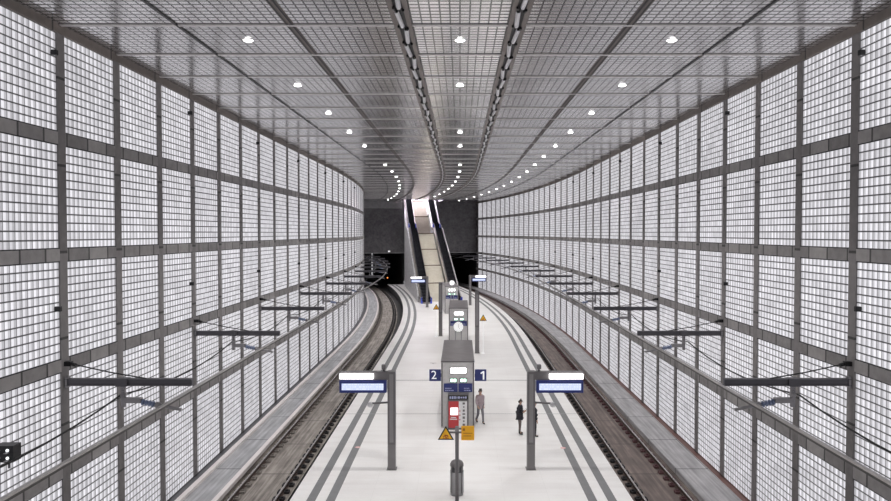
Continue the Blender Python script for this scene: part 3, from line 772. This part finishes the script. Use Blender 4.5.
# ------------------------------------------------------------------ kiosks
def kiosk(n, lat, label, near):
    base = W(n, lat, 0); root = thing('kiosk', label, 'kiosk', base, head(n + 1))
    w, d, h = 0.505, 2.05, 1.03
    m = MB(); m.box((0, d / 2 * P, (h - 0.02) / 2 * P), (w * P, d * P, (h - 0.02) * P), 0, None, 0.012); m.build('body', M['steel'], root)
    m = MB(); m.box((0, d / 2 * P, (h - 0.01) * P), ((w + 0.008) * P, (d + 0.01) * P, 0.022 * P), 0, None, 0.01); m.build('roof', M['roof'], root)
    for s in (-1, 1):
        m = MB(); m.box((s * (w / 2 - 0.012) * P, -0.003 * P, h / 2 * P), (0.02 * P, 0.008 * P, (h - 0.05) * P)); m.build('corner_trim', M['steeledge'], root)
    m = MB(); m.box((0.01 * P, -0.004 * P, 0.885 * P), (0.26 * P, 0.012 * P, 0.10 * P)); fr = m.build('lamp_frame', M['steeledge'], root)
    m = MB()
    m.box((0.01 * P, -0.012 * P, 0.885 * P), (0.24 * P, 0.012 * P, 0.082 * P), 0, None, 0.015); m.build('lamp_panel', M['lamp'], fr)
    for s in (-1, 1):
        m = MB(); m.box((0.01 * P + s * 0.076 * P, -0.004 * P, 0.735 * P), (0.115 * P, 0.012 * P, 0.072 * P)); fr = m.build('green_lamp_frame', M['steeledge'], root)
        m = MB()
        for q in (-1, 1): m.box((0.01 * P + s * 0.076 * P + q * 0.024 * P, -0.012 * P, 0.735 * P), (0.04 * P, 0.01 * P, 0.048 * P), 0, None, 0.008)
        m.build('green_lamp', M['greenlamp'], fr)
        m = MB(); m.box((0.005 * P + s * 0.112 * P, -0.006 * P, 0.622 * P), (0.21 * P, 0.014 * P, 0.13 * P)); pn = m.build('direction_panel', M['navy'], root)
        m = MB(); rr = random.Random(3 + s)
        for row in range(2):
            x = -0.085 if s < 0 else -0.02
            for q in range(4 + row):
                ww = rr.uniform(0.012, 0.026)
                if x + ww < 0.09: m.box((0.005 * P + (s * 0.112 + x + ww / 2) * P, -0.0145 * P, (0.612 - row * 0.032) * P), (ww * P, 0.004 * P, 0.017 * P))
                x += ww + 0.006
        m.build('lettering', M['greytext'], pn)
    return root
kiosk(10.45, -0.035, 'nearest grey kiosk, with a red ticket machine on its front', True)
kiosk(17.9, -0.04, 'middle grey kiosk, seen behind the clock', False)
kiosk(25.3, -0.10, 'farthest grey kiosk, in front of the right escalator', False)

# ticket machine standing at the front of the nearest kiosk
base = W(10.36, -0.028, 0); root = thing('ticket_machine', 'red and white ticket machine with lit white screen on the front of the nearest kiosk', 'ticket machine', base)
m = MB(); m.box((0, 0.035 * P, 0.27 * P), (0.315 * P, 0.09 * P, 0.54 * P), 0, None, 0.02); m.build('housing', M['post'], root)
m = MB(); m.box((-0.068 * P, -0.012 * P, 0.235 * P), (0.155 * P, 0.014 * P, 0.40 * P)); rp = m.build('red_front', M['red'], root)
m = MB(); m.box((-0.06 * P, -0.022 * P, 0.285 * P), (0.112 * P, 0.012 * P, 0.11 * P)); m.build('screen', M['screenw'], rp)
m = MB(); m.box((-0.07 * P, -0.021 * P, 0.165 * P), (0.11 * P, 0.006 * P, 0.012 * P)); m.box((-0.07 * P, -0.021 * P, 0.19 * P), (0.08 * P, 0.006 * P, 0.012 * P)); m.build('coin_slot', M['offwhite'], rp)
m = MB(); m.box((0.072 * P, -0.012 * P, 0.235 * P), (0.125 * P, 0.014 * P, 0.40 * P)); wp = m.build('white_front', M['offwhite'], root)
m = MB()
for k, (w, h) in enumerate(((0.035, 0.03), (0.02, 0.02), (0.03, 0.03), (0.04, 0.022), (0.034, 0.034), (0.025, 0.02), (0.036, 0.03))):
    m.box((0.085 * P, -0.021 * P, (0.405 - k * 0.054) * P), (w * P, 0.006 * P, h * P))
m.build('pictogram', M['post'], wp)
m = MB()
for k in range(3): m.box((0.026 * P, -0.021 * P, (0.29 - k * 0.065) * P), (0.014 * P, 0.006 * P, 0.02 * P))
m.build('button', M['red'], wp)
m = MB(); m.box((0, -0.012 * P, 0.495 * P), (0.30 * P, 0.014 * P, 0.065 * P)); hp = m.build('header', M['signblack'], root)
m = MB(); rr = random.Random(5); x = -0.13
while x < 0.12:
    w = rr.uniform(0.012, 0.03); m.box(((x + w / 2) * P, -0.021 * P, 0.495 * P), (w * P, 0.005 * P, rr.uniform(0.02, 0.04) * P)); x += w + 0.01
m.build('lettering', M['greytext'], hp)

# platform number signs flagged out from the kiosk
for dx, lat, dg, wd in ((-1, -0.384, '2', 'left'), (1, 0.318, '1', 'right')):
    root = thing('platform_sign', 'navy blue sign with a white number %s on the %s side of the nearest kiosk' % (dg, wd), 'sign', W(10.56, lat, 0.79), 0)
    m = MB(); m.box((0, 0, 0), (0.178 * P, 0.03 * P, 0.178 * P), 0, None, 0.01); pn = m.build('panel', M['navy'], root)
    if dg == '1':
        m = MB(); m.box((0.045 * P, -0.018 * P, 0), (0.024 * P, 0.008 * P, 0.13 * P)); m.box((0.022 * P, -0.018 * P, 0.043 * P), (0.05 * P, 0.008 * P, 0.02 * P), 0, Matrix.Rotation(-0.6, 3, 'Y')); m.build('number', M['white'], pn)
    else: text_mesh(dg, 0.185 * P, M['white'], 'number', pn, ((-0.018 if dg == '2' else 0.035) * P, -0.018 * P, 0.0))
    m = MB(); m.box((-dx * 0.079 * P, 0.0, 0), (0.03 * P, 0.012 * P, 0.05 * P)); m.build('bracket', M['steeledge'], root)

# ------------------------------------------------------------------ clocks on two legs behind the kiosks
def clock(n, lat, label):
    root = thing('platform_clock', label, 'clock', W(n, lat, 0), head(n))
    z = 1.245 * P; r = 0.092 * P
    m = MB(); m.cyl((0, -0.03 * P, z), (0, 0.03 * P, z), r * 1.05, 0, 28); m.build('case', M['bin'], root)
    m = MB(); m.cyl((0, -0.034 * P, z), (0, -0.030 * P, z), r * 0.97, 0, 28); f = m.build('dial', M['clockf'], root)
    m = MB()
    for k in range(12):
        a = k * PI / 6; m.box((math.sin(a) * r * 0.85, -0.036 * P, z + math.cos(a) * r * 0.85), (r * 0.05, 0.004 * P, r * 0.16), 0, Matrix.Rotation(a, 3, 'Y'))
    m.build('hour_mark', M['signblack'], f)
    for a, L in ((2.45, 0.55), (0.15, 0.8)):
        m = MB(); m.box((math.sin(a) * L * r * 0.45, -0.039 * P, z + math.cos(a) * L * r * 0.45), (r * 0.09, 0.004 * P, L * r), 0, Matrix.Rotation(a, 3, 'Y')); m.build('hand', M['signblack'], f)
    for s in (-1, 1):
        m = MB(); m.cyl((s * 0.055 * P, 0, 0), (s * 0.055 * P, 0, z - r * 0.6), 0.011 * P, 0, 10); m.build('leg', M['bin'], root)
    return root
clock(12.72, -0.03, 'large round white clock on two legs, behind the nearest kiosk')
clock(24.0, -0.20 + 0.05, 'smaller-looking distant round white clock, in front of the farthest kiosk')

# ------------------------------------------------------------------ display posts
def display_post(n, lat, s, label, near=True):
    base = W(n, lat, 0); root = thing('display_post', label, 'display', base, head(n))
    pw = 0.098; h = 1.245
    m = MB(); m.box((0, 0, 0.16 * P), (pw * P, 0.10 * P, 0.32 * P), 0, None, 0.01); m.box((0, 0, 0.003 * P), (0.125 * P, 0.125 * P, 0.006 * P)); m.build('foot', M['postlow'], root)
    m = MB(); m.box((0, 0, (0.32 + h) / 2 * P), (pw * P, 0.10 * P, (h - 0.32) * P), 0, None, 0.01); po = m.build('post', M['post'], root)
    m = MB(); m.box((0, -0.052 * P, 0.78 * P), (0.05 * P, 0.008 * P, 0.86 * P)); m.build('inset_panel', M['inset'], po)
    m = MB(); m.box((s * 0.35 * P, 0, 1.19 * P), (0.62 * P, 0.07 * P, 0.105 * P), 0, None, 0.01); m.build('cantilever', M['post'], root)
    lp = MB(); lp.box((s * 0.437 * P, -0.05 * P, 1.186 * P), (0.425 * P, 0.04 * P, 0.062 * P), 0, None, 0.015); lp.build('lamp', M['lamp'], root)
    m = MB(); m.box((s * 0.358 * P, -0.01 * P, 1.054 * P), (0.59 * P, 0.10 * P, 0.15 * P), 0, None, 0.012); hs = m.build('display_housing', M['navy'], root)
    c = Vector((s * 0.36 * P, -0.062 * P, 1.056 * P)); w, hh = 0.262 * P, 0.042 * P
    m = MB(); m.face([c + Vector((-w, 0, -hh)), c + Vector((w, 0, -hh)), c + Vector((w, 0, hh)), c + Vector((-w, 0, hh))], 0, [(0, 0), (1, 0), (1, 1), (0, 1)])
    m.build('screen', M['screen'], hs)
    if near:
        m = MB(); m.box((s * 0.10 * P, 0, 1.30 * P), (0.05 * P, 0.07 * P, 0.05 * P), 0, None, 0.01); m.cyl((s * 0.10 * P, 0, 1.235 * P), (s * 0.10 * P, 0, 1.28 * P), 0.012 * P); m.build('camera', M['post'], root)
        m = MB(); m.cyl((s * 0.05 * P, 0, 0.845 * P), (s * 0.25 * P, -0.02 * P, 0.838 * P), 0.012 * P)
        m.build('mirror_arm', M['post'], root)
        m = MB(); m.cyl((s * 0.27 * P, -0.03 * P, 0.825 * P), (s * 0.27 * P, -0.015 * P, 0.832 * P), 0.034 * P, 0, 16, 0.03 * P); m.lathe((s * 0.27 * P, -0.025 * P, 0.80 * P), [(0.034 * P, 0.02 * P), (0.03 * P, 0.0), (0.015 * P, -0.010 * P), (0.001, -0.012 * P)])
        m.build('mirror', M['offwhite'], root)
    return root
display_post(8.63, -0.862, -1, 'dark display post with lit lamp and blue screen, near left side of the platform')
display_post(8.63, 0.896, 1, 'dark display post with lit lamp and blue screen, near right side of the platform')
display_post(27.7, -0.93, -1, 'small distant display post in front of the left escalator', False)
display_post(28.3, 0.88, 1, 'small distant display post in front of the right escalator', False)

# plain posts
def plain_post(n, lat, h, label):
    root = thing('platform_post', label, 'post', W(n, lat, 0), head(n))
    m = MB(); m.box((0, 0, h * 0.21 * P), (0.105 * P, 0.10 * P, h * 0.42 * P), 0, None, 0.01); m.box((0, 0, 0.003 * P), (0.125 * P, 0.125 * P, 0.006 * P)); m.build('foot', M['postlow'], root)
    m = MB(); m.box((0, 0, h * 0.71 * P), (0.105 * P, 0.10 * P, h * 0.58 * P), 0, None, 0.01); po = m.build('post', M['post'], root)
    m = MB(); m.box((0, -0.052 * P, h * 0.7 * P), (0.055 * P, 0.008 * P, h * 0.5 * P)); m.build('inset_panel', M['inset'], po)
    return root
plain_post(19.85, -0.56, 1.56, 'tall dark post left of the middle kiosk')
plain_post(17.02, 0.425, 1.54, 'tall dark post right of the middle kiosk')

# ------------------------------------------------------------------ warning signs
def warn_panel(root, c, s, mats_parent=None):
    """yellow triangle with black border and a falling-person pictogram"""
    c = Vector(c)
    def tri(k, y): return [c + Vector((x * s * k, y, z * s * k)) for x, z in ((-0.5, -0.2887), (0.5, -0.2887), (0, 0.5774))]
    m = MB(); a = tri(1.0, -0.004 * P); b = tri(1.0, 0.004 * P); m.face(a); m.face(b[::-1])
    for i in range(3): m.face([a[i], a[(i + 1) % 3], b[(i + 1) % 3], b[i]])
    pn = m.build('warning_triangle', M['signblack'], root)
    m = MB(); m.face(tri(0.76, -0.006 * P)); m.build('yellow_field', M['yellow'], pn)
    m = MB(); y = -0.0075 * P
    for (x0, z0, x1, z1, w) in ((-0.16, -0.12, -0.02, 0.02, 0.055), (-0.02, 0.02, 0.14, -0.03, 0.055), (0.0, 0.0, -0.02, -0.13, 0.05), (-0.02, -0.13, 0.1, -0.17, 0.045), (-0.2, -0.19, 0.2, -0.19, 0.03), (0.08, -0.02, 0.16, -0.12, 0.045)):
        d = Vector((x1 - x0, 0, z1 - z0)); q = Vector((-d.z, 0, d.x)).normalized() * w / 2
        A = Vector((x0, 0, z0)); B = Vector((x1, 0, z1))
        m.face([c + (p * s) + Vector((0, y, 0)) for p in (A + q, A - q, B - q, B + q)])
    m.build('pictogram', M['signred'], pn)
    return pn
base = W(7.5, -0.033, 0); root = thing('sign_post', 'slim grey post with yellow warning triangle and orange notice, in front of the bin', 'sign', base)
m = MB(); m.cyl((0, 0, 0), (0, 0, 0.86 * P), 0.021 * P, 0, 14); m.cyl((0, 0, 0), (0, 0, 0.006 * P), 0.07 * P); m.build('post', M['post'], root)
m = MB(); m.box((0, -0.022 * P, 0.80 * P), (0.19 * P, 0.012 * P, 0.018 * P)); m.build('crossbar', M['post'], root)
warn_panel(root, (-0.122 * P, -0.03 * P, 0.772 * P), 0.178 * P)
m = MB(); m.box((0.118 * P, -0.03 * P, 0.795 * P), (0.142 * P, 0.01 * P, 0.158 * P), 0, None, 0.004); on = m.build('orange_notice', M['orange'], root)
m = MB()
m.box((0.075 * P, -0.036 * P, 0.835 * P), (0.026 * P, 0.003 * P, 0.026 * P))
m.box((0.118 * P, -0.036 * P, 0.795 * P), (0.10 * P, 0.003 * P, 0.006 * P)); m.box((0.112 * P, -0.036 * P, 0.765 * P), (0.085 * P, 0.003 * P, 0.006 * P))
m.build('lettering', M['orangedk'], on)
for n, lat, z, lab in ((19.7, -0.68, 0.84, 'small yellow warning triangle beside the tall post left of the middle kiosk'),
                       (17.0, 0.575, 0.86, 'small yellow warning triangle beside the tall post right of the middle kiosk')):
    root = thing('warning_sign', lab, 'sign', W(n, lat, 0), head(n))
    m = MB(); m.cyl((0, 0, 0), (0, 0, z * P), 0.008 * P, 0, 8); m.cyl((0, 0, 0), (0, 0, 0.006 * P), 0.05 * P); m.build('stand', M['white'], root)
    warn_panel(root, (0, -0.014 * P, z * P), 0.185 * P)

# ------------------------------------------------------------------ litter bin
base = W(7.78, -0.036, 0); root = thing('litter_bin', 'round grey steel litter bin with rounded top behind the slim sign post', 'bin', base)
r = 0.079 * P
m = MB(); m.lathe((0, 0, 0), [(0.001, 0), (r * 0.92, 0), (r * 0.92, 0.02 * P), (r, 0.03 * P), (r, 0.27 * P)], 0, 28); m.build('body', M['bin'], root)
m = MB(); m.lathe((0, 0, 0), [(r * 0.9, 0.27 * P), (r * 0.9, 0.33 * P)], 0, 28); m.build('opening', M['bindk'], root)
m = MB(); m.lathe((0, 0, 0), [(r, 0.33 * P), (r * 0.97, 0.355 * P), (r * 0.8, 0.38 * P), (r * 0.45, 0.395 * P), (0.001, 0.40 * P)], 0, 28)
m.lathe((0, 0, 0), [(r, 0.33 * P), (r * 0.9, 0.33 * P)], 0, 28); m.build('lid', M['steeledge'], root)
for a in (0.6, 2.54, 3.9, 5.5):
    m = MB(); m.cyl((math.cos(a) * r, math.sin(a) * r, 0.03 * P), (math.cos(a) * r, math.sin(a) * r, 0.34 * P), 0.007 * P, 0, 8); m.build('upright', M['post'], root)

# red floor marks
for n, lat, side in ((9.5, -1.425, 'left'), (9.47, 1.432, 'right')):
    m = MB(); m.cyl((0, 0, 0), (0, 0, 0.0015 * P), 0.036 * P, 0, 20); m.cyl((0, 0, 0.0015 * P), (0, 0, 0.002 * P), 0.02 * P, 1, 16)
    m.box((0, 0, 0.0022 * P), (0.055 * P, 0.01 * P, 0.0006 * P), 0, Matrix.Rotation(0.8, 3, 'Z'))
    tag(m.build('floor_mark', [M['redmark'], M['floor']], None, W(n, lat, 0.0002)), 'round faded red floor mark beside the %s grey guidance strips' % side, 'floor mark')

# ------------------------------------------------------------------ people
def skin_mesh(name, nodes, mat, parent, sub=2):
    """nodes: list of (pos, radius, parent_index)"""
    me = bpy.data.meshes.new(name)
    me.from_pydata([n[0] for n in nodes], [(n[2], i) for i, n in enumerate(nodes) if n[2] is not None], [])
    o = bpy.data.objects.new(name, me); COL.objects.link(o)
    sk = o.modifiers.new('skin', 'SKIN'); sk.use_smooth_shade = True
    for i, n in enumerate(nodes):
        r = n[1] if isinstance(n[1], tuple) else (n[1], n[1])
        me.skin_vertices[0].data[i].radius = r; me.skin_vertices[0].data[i].use_root = (n[2] is None)
    s = o.modifiers.new('sub', 'SUBSURF'); s.levels = sub; s.render_levels = sub
    bpy.context.view_layer.update()
    nm = bpy.data.meshes.new_from_object(o.evaluated_get(bpy.context.evaluated_depsgraph_get()))
    bpy.data.objects.remove(o); nm.materials.clear(); nm.materials.append(mat)
    for p in nm.polygons: p.use_smooth = True
    r = bpy.data.objects.new(name, nm); COL.objects.link(r); r.parent = parent
    return r
def person(label, loc, rz, height, pose, mats, bulk=1.0):
    """local frame: faces +x, up z, left +y; drawn at 1.75 m then scaled"""
    root = thing('person', label, 'person', loc, rz)
    S = height / 1.75
    V = lambda x, y, z: (x * S, y * S, z * S)
    legs = pose['legs']; arms = pose['arms']; hd = pose['head']
    nodes = [(V(0, 0, 0.95), (0.11 * S, 0.14 * S), None)]
    def add(p, r, par):
        nodes.append((V(*p), (r * S if not isinstance(r, tuple) else (r[0] * S, r[1] * S)), par)); return len(nodes) - 1
    w = add((0, 0, 1.10), (0.10, 0.125), 0); c = add((0.01, 0, 1.28), (0.11, 0.15), w); ch = add((0.0, 0, 1.42), (0.085, 0.12), c)
    nk = add((hd[0] * 0.4, 0, 1.50), 0.052, ch); h0 = add((hd[0] * 0.8, 0, 1.575), (0.075, 0.068), nk)
    h1 = add((hd[0], 0, 1.66), (0.095, 0.078), h0); add((hd[0] - 0.012, 0, 1.72), (0.07, 0.062), h1)
    for s in (1, -1):
        hip, kn, an, toe = legs[0 if s > 0 else 1]
        a = add(hip, 0.085, 0); b = add(kn, 0.056, a); d = add(an, 0.038, b); add(toe, 0.032, d)
        sh, el, wr, hand = arms[0 if s > 0 else 1]
        a = add(sh, 0.052, ch); b = add(el, 0.04, a); d = add(wr, 0.027, b)
        hv = (Vector(hand) - Vector(wr)).normalized()
        pm = Vector(wr) + hv * 0.075; e = add(tuple(pm), (0.03, 0.02), d)
        side = hv.cross(Vector((1, 0, 0.3))).normalized() if abs(hv.x) < 0.8 else hv.cross(Vector((0, 0, 1))).normalized()
        curl = Vector((0.3, -s * 0.3, 0.1))
        for k, (o_, L) in enumerate(((-0.027, 0.062), (-0.009, 0.078), (0.009, 0.073), (0.027, 0.055))):
            f0 = pm + side * o_ + hv * 0.022; f1 = f0 + hv * L * 0.55; f2 = f1 + (hv + curl * 0.9).normalized() * L * 0.5
            q = add(tuple(f0), 0.0095, e); q = add(tuple(f1), 0.0085, q); add(tuple(f2), 0.0075, q)
        t0 = Vector(wr) + hv * 0.03 + side * 0.025; t1 = t0 + (hv * 0.6 + side).normalized() * 0.04; t2 = t1 + (hv + curl * 0.4).normalized() * 0.03
        q = add(tuple(t0), 0.011, d); q = add(tuple(t1), 0.010, q); add(tuple(t2), 0.008, q)
    skin_mesh('body', nodes, M['skin'], root, 1)
    # face: nose, eyes, mouth, ears stay part of the head as small features
    hx, hz = hd[0], 1.64
    m = MB(); m.cyl(V(hx + 0.085, 0, hz + 0.02), V(hx + 0.118, 0, hz - 0.015), 0.011 * S, 0, 8, 0.016 * S)
    for s in (-1, 1): m.box(V(hx, s * 0.08, hz), (0.035 * S, 0.015 * S, 0.055 * S), 0, None, 0.004 * S)
    m.build('nose_and_ear', M['skin'], root)
    m = MB()
    for s in (-1, 1): m.box(V(hx + 0.088, s * 0.033, hz + 0.03), (0.012 * S, 0.025 * S, 0.012 * S), 0, None, 0.003 * S)
    m.build('eye', M['signblack'], root)
    m = MB(); m.box(V(hx + 0.088, 0, hz - 0.05), (0.01 * S, 0.045 * S, 0.008 * S)); m.build('mouth', M['signred'], root)
    # hair: cap over crown and back
    hn = [(V(hx - 0.035, 0, 1.70), (0.078 * S, 0.08 * S), None), (V(hx + 0.03, 0, 1.74), (0.052 * S, 0.06 * S), 0), (V(hx - 0.06, 0, 1.63), (0.06 * S, 0.074 * S), 0), (V(hx - 0.06, 0, 1.555), (0.04 * S, 0.055 * S), 2)]
    skin_mesh('hair', hn, M['hair'], root, 2)
    # coat: torso and sleeves, hem at mid thigh
    cn = [(V(0, 0, 0.97), (0.145 * S, 0.18 * S), None), (V(0, 0, pose['hem']), (0.128 * S, 0.165 * S), 0), (V(0, 0, 1.12), (0.135 * S, 0.165 * S), 0), (V(0.01, 0, 1.29), (0.14 * S, 0.18 * S), 2), (V(0, 0, 1.43), (0.105 * S, 0.14 * S), 3), (V(hd[0] * 0.35, 0, 1.505), (0.07 * S, 0.07 * S), 4)]
    for s in (1, -1):
        sh, el, wr, hand = arms[0 if s > 0 else 1]; i0 = len(cn)
        cn.append((V(*sh), 0.072 * S, 4)); cn.append((V(*el), 0.058 * S, i0)); q = Vector(el).lerp(Vector(wr), 0.9); cn.append((V(*q), 0.045 * S, i0 + 1))
    cn = [(c[0], tuple(q * bulk for q in c[1]) if isinstance(c[1], tuple) else c[1] * bulk, c[2]) for c in cn]
    skin_mesh('coat', cn, M[mats[0]], root, 2)
    tn = [(V(0, 0, 0.93), (0.12 * S, 0.15 * S), None)]
    for l in legs:
        i0 = len(tn); tn.append((V(*l[0]), 0.098 * S, 0)); tn.append((V(*l[1]), 0.070 * S, i0)); q = Vector(l[1]).lerp(Vector(l[2]), 0.93); tn.append((V(*q), 0.052 * S, i0 + 1))
    skin_mesh('trousers', tn, M[mats[1]], root, 2)
    for l in legs:
        an, toe = Vector(l[2]), Vector(l[3]); mid = an.lerp(toe, 0.45)
        bn = [(V(an.x, an.y, an.z + pose.get('boot', 0.08)), 0.055 * S, None), (V(an.x - 0.01, an.y, max(0.052, an.z - 0.03)), 0.052 * S, 0), (V(mid.x, mid.y, max(0.047, toe.z + 0.012)), (0.045 * S, 0.045 * S), 1), (V(toe.x + 0.02, toe.y, max(0.036, toe.z)), (0.036 * S, 0.042 * S), 2)]
        skin_mesh('boot', bn, M['boots'], root, 2)
    return root
stand = dict(legs=[((0, 0.09, 0.88), (0.015, 0.095, 0.49), (-0.01, 0.095, 0.09), (0.14, 0.11, 0.036)), ((0, -0.09, 0.88), (0.03, -0.09, 0.49), (0.02, -0.09, 0.09), (0.17, -0.10, 0.036))],
             arms=[((0, 0.19, 1.40), (-0.02, 0.24, 1.12), (0.20, 0.10, 1.14), (0.29, 0.05, 1.19)), ((0, -0.19, 1.40), (-0.02, -0.24, 1.12), (0.20, -0.10, 1.14), (0.29, -0.05, 1.19))],
             head=(0.06,), hem=0.80, boot=0.22)
relaxed = dict(legs=stand['legs'], arms=[((0, 0.19, 1.40), (-0.03, 0.25, 1.11), (0.05, 0.26, 0.86), (0.07, 0.25, 0.76)), ((0, -0.19, 1.40), (-0.03, -0.25, 1.11), (0.05, -0.26, 0.86), (0.07, -0.25, 0.76))],
               head=(0.03,), hem=0.78, boot=0.08)
walk = dict(legs=[((0, 0.09, 0.88), (0.16, 0.09, 0.50), (0.20, 0.09, 0.09), (0.34, 0.10, 0.04)), ((0, -0.09, 0.88), (-0.03, -0.09, 0.47), (-0.26, -0.09, 0.15), (-0.14, -0.10, 0.04))],
            arms=[((0, 0.19, 1.40), (-0.14, 0.24, 1.13), (-0.10, 0.25, 0.88), (-0.09, 0.25, 0.78)), ((0, -0.19, 1.40), (0.08, -0.24, 1.13), (0.24, -0.22, 0.95), (0.31, -0.20, 0.88))],
            head=(0.04,), hem=0.74, boot=0.08)
HT = 0.515 * P
pa = person('person in black coat and boots looking at a phone beside the right display post', W(10.13, 0.885, 0), -0.25, HT, stand, ('coat', 'trousers'), 1.22)
m = MB(); S = HT / 1.75; m.box((0, 0, 0), (0.015 * S, 0.075 * S, 0.15 * S), 0, Matrix.Rotation(-0.5, 3, 'Y'), 0.004)
tag(m.build('phone', M['signblack'], None, pa.matrix_basis @ Vector((0.352 * S, 0.0, 1.25 * S))), 'small dark phone held by the person left of the near right display post', 'phone')
person('person in dark clothes almost hidden behind the near right display post', W(10.0, 1.085, 0), 0.3, HT, relaxed, ('coat', 'darktrousers'))
person('person in a pale mauve coat walking beside the right side of the nearest kiosk', W(10.72, 0.315, 0), -1.2, 0.53 * P, walk, ('mauve', 'lighttr'))

# ------------------------------------------------------------------ light
for n, lat in LAMP_POS:
    L = bpy.data.lights.new('downlight_beam', 'SPOT'); L.energy = 1000 if lat == 0 else 700
    L.spot_size = math.radians(105); L.spot_blend = 0.8; L.shadow_soft_size = 0.25; L.color = (1.0, 0.98, 0.965)
    o = bpy.data.objects.new('downlight_beam', L); COL.objects.link(o); o.location = W(n, lat, CEILZ - 0.06)
L = bpy.data.lights.new('shaft_light', 'AREA'); L.energy = 3800; L.size = 5.0; L.color = (0.96, 0.90, 1.0)
o = bpy.data.objects.new('shaft_light', L); COL.objects.link(o); o.location = SW(0, SEND - 0.5, 7.8)
w = bpy.data.worlds.new('hall_glow'); scene.world = w; w.use_nodes = True
bg = w.node_tree.nodes['Background']; bg.inputs[0].default_value = (0.92, 0.92, 0.95, 1); bg.inputs[1].default_value = 0.28

# ------------------------------------------------------------------ camera
cam = bpy.data.cameras.new('camera'); co = bpy.data.objects.new('camera', cam); COL.objects.link(co)
cam.sensor_fit = 'HORIZONTAL'; cam.sensor_width = 36.0; cam.lens = F / 891.0 * 36.0
cam.shift_x = -14.5 / 891.0; cam.clip_end = 400; cam.clip_start = 0.1
co.location = (0, 0, EYE * P); co.rotation_euler = (PI / 2 - TH, 0, 0)
scene.camera = co
scene.view_settings.view_transform = 'Standard'
scene.view_settings.look = 'None'
scene.view_settings.exposure = 0.5

for ob in COL.objects:
    if 'label' in ob and not 4 <= len(ob['label'].split()) <= 16: print('LABEL', len(ob['label'].split()), ob['label'])
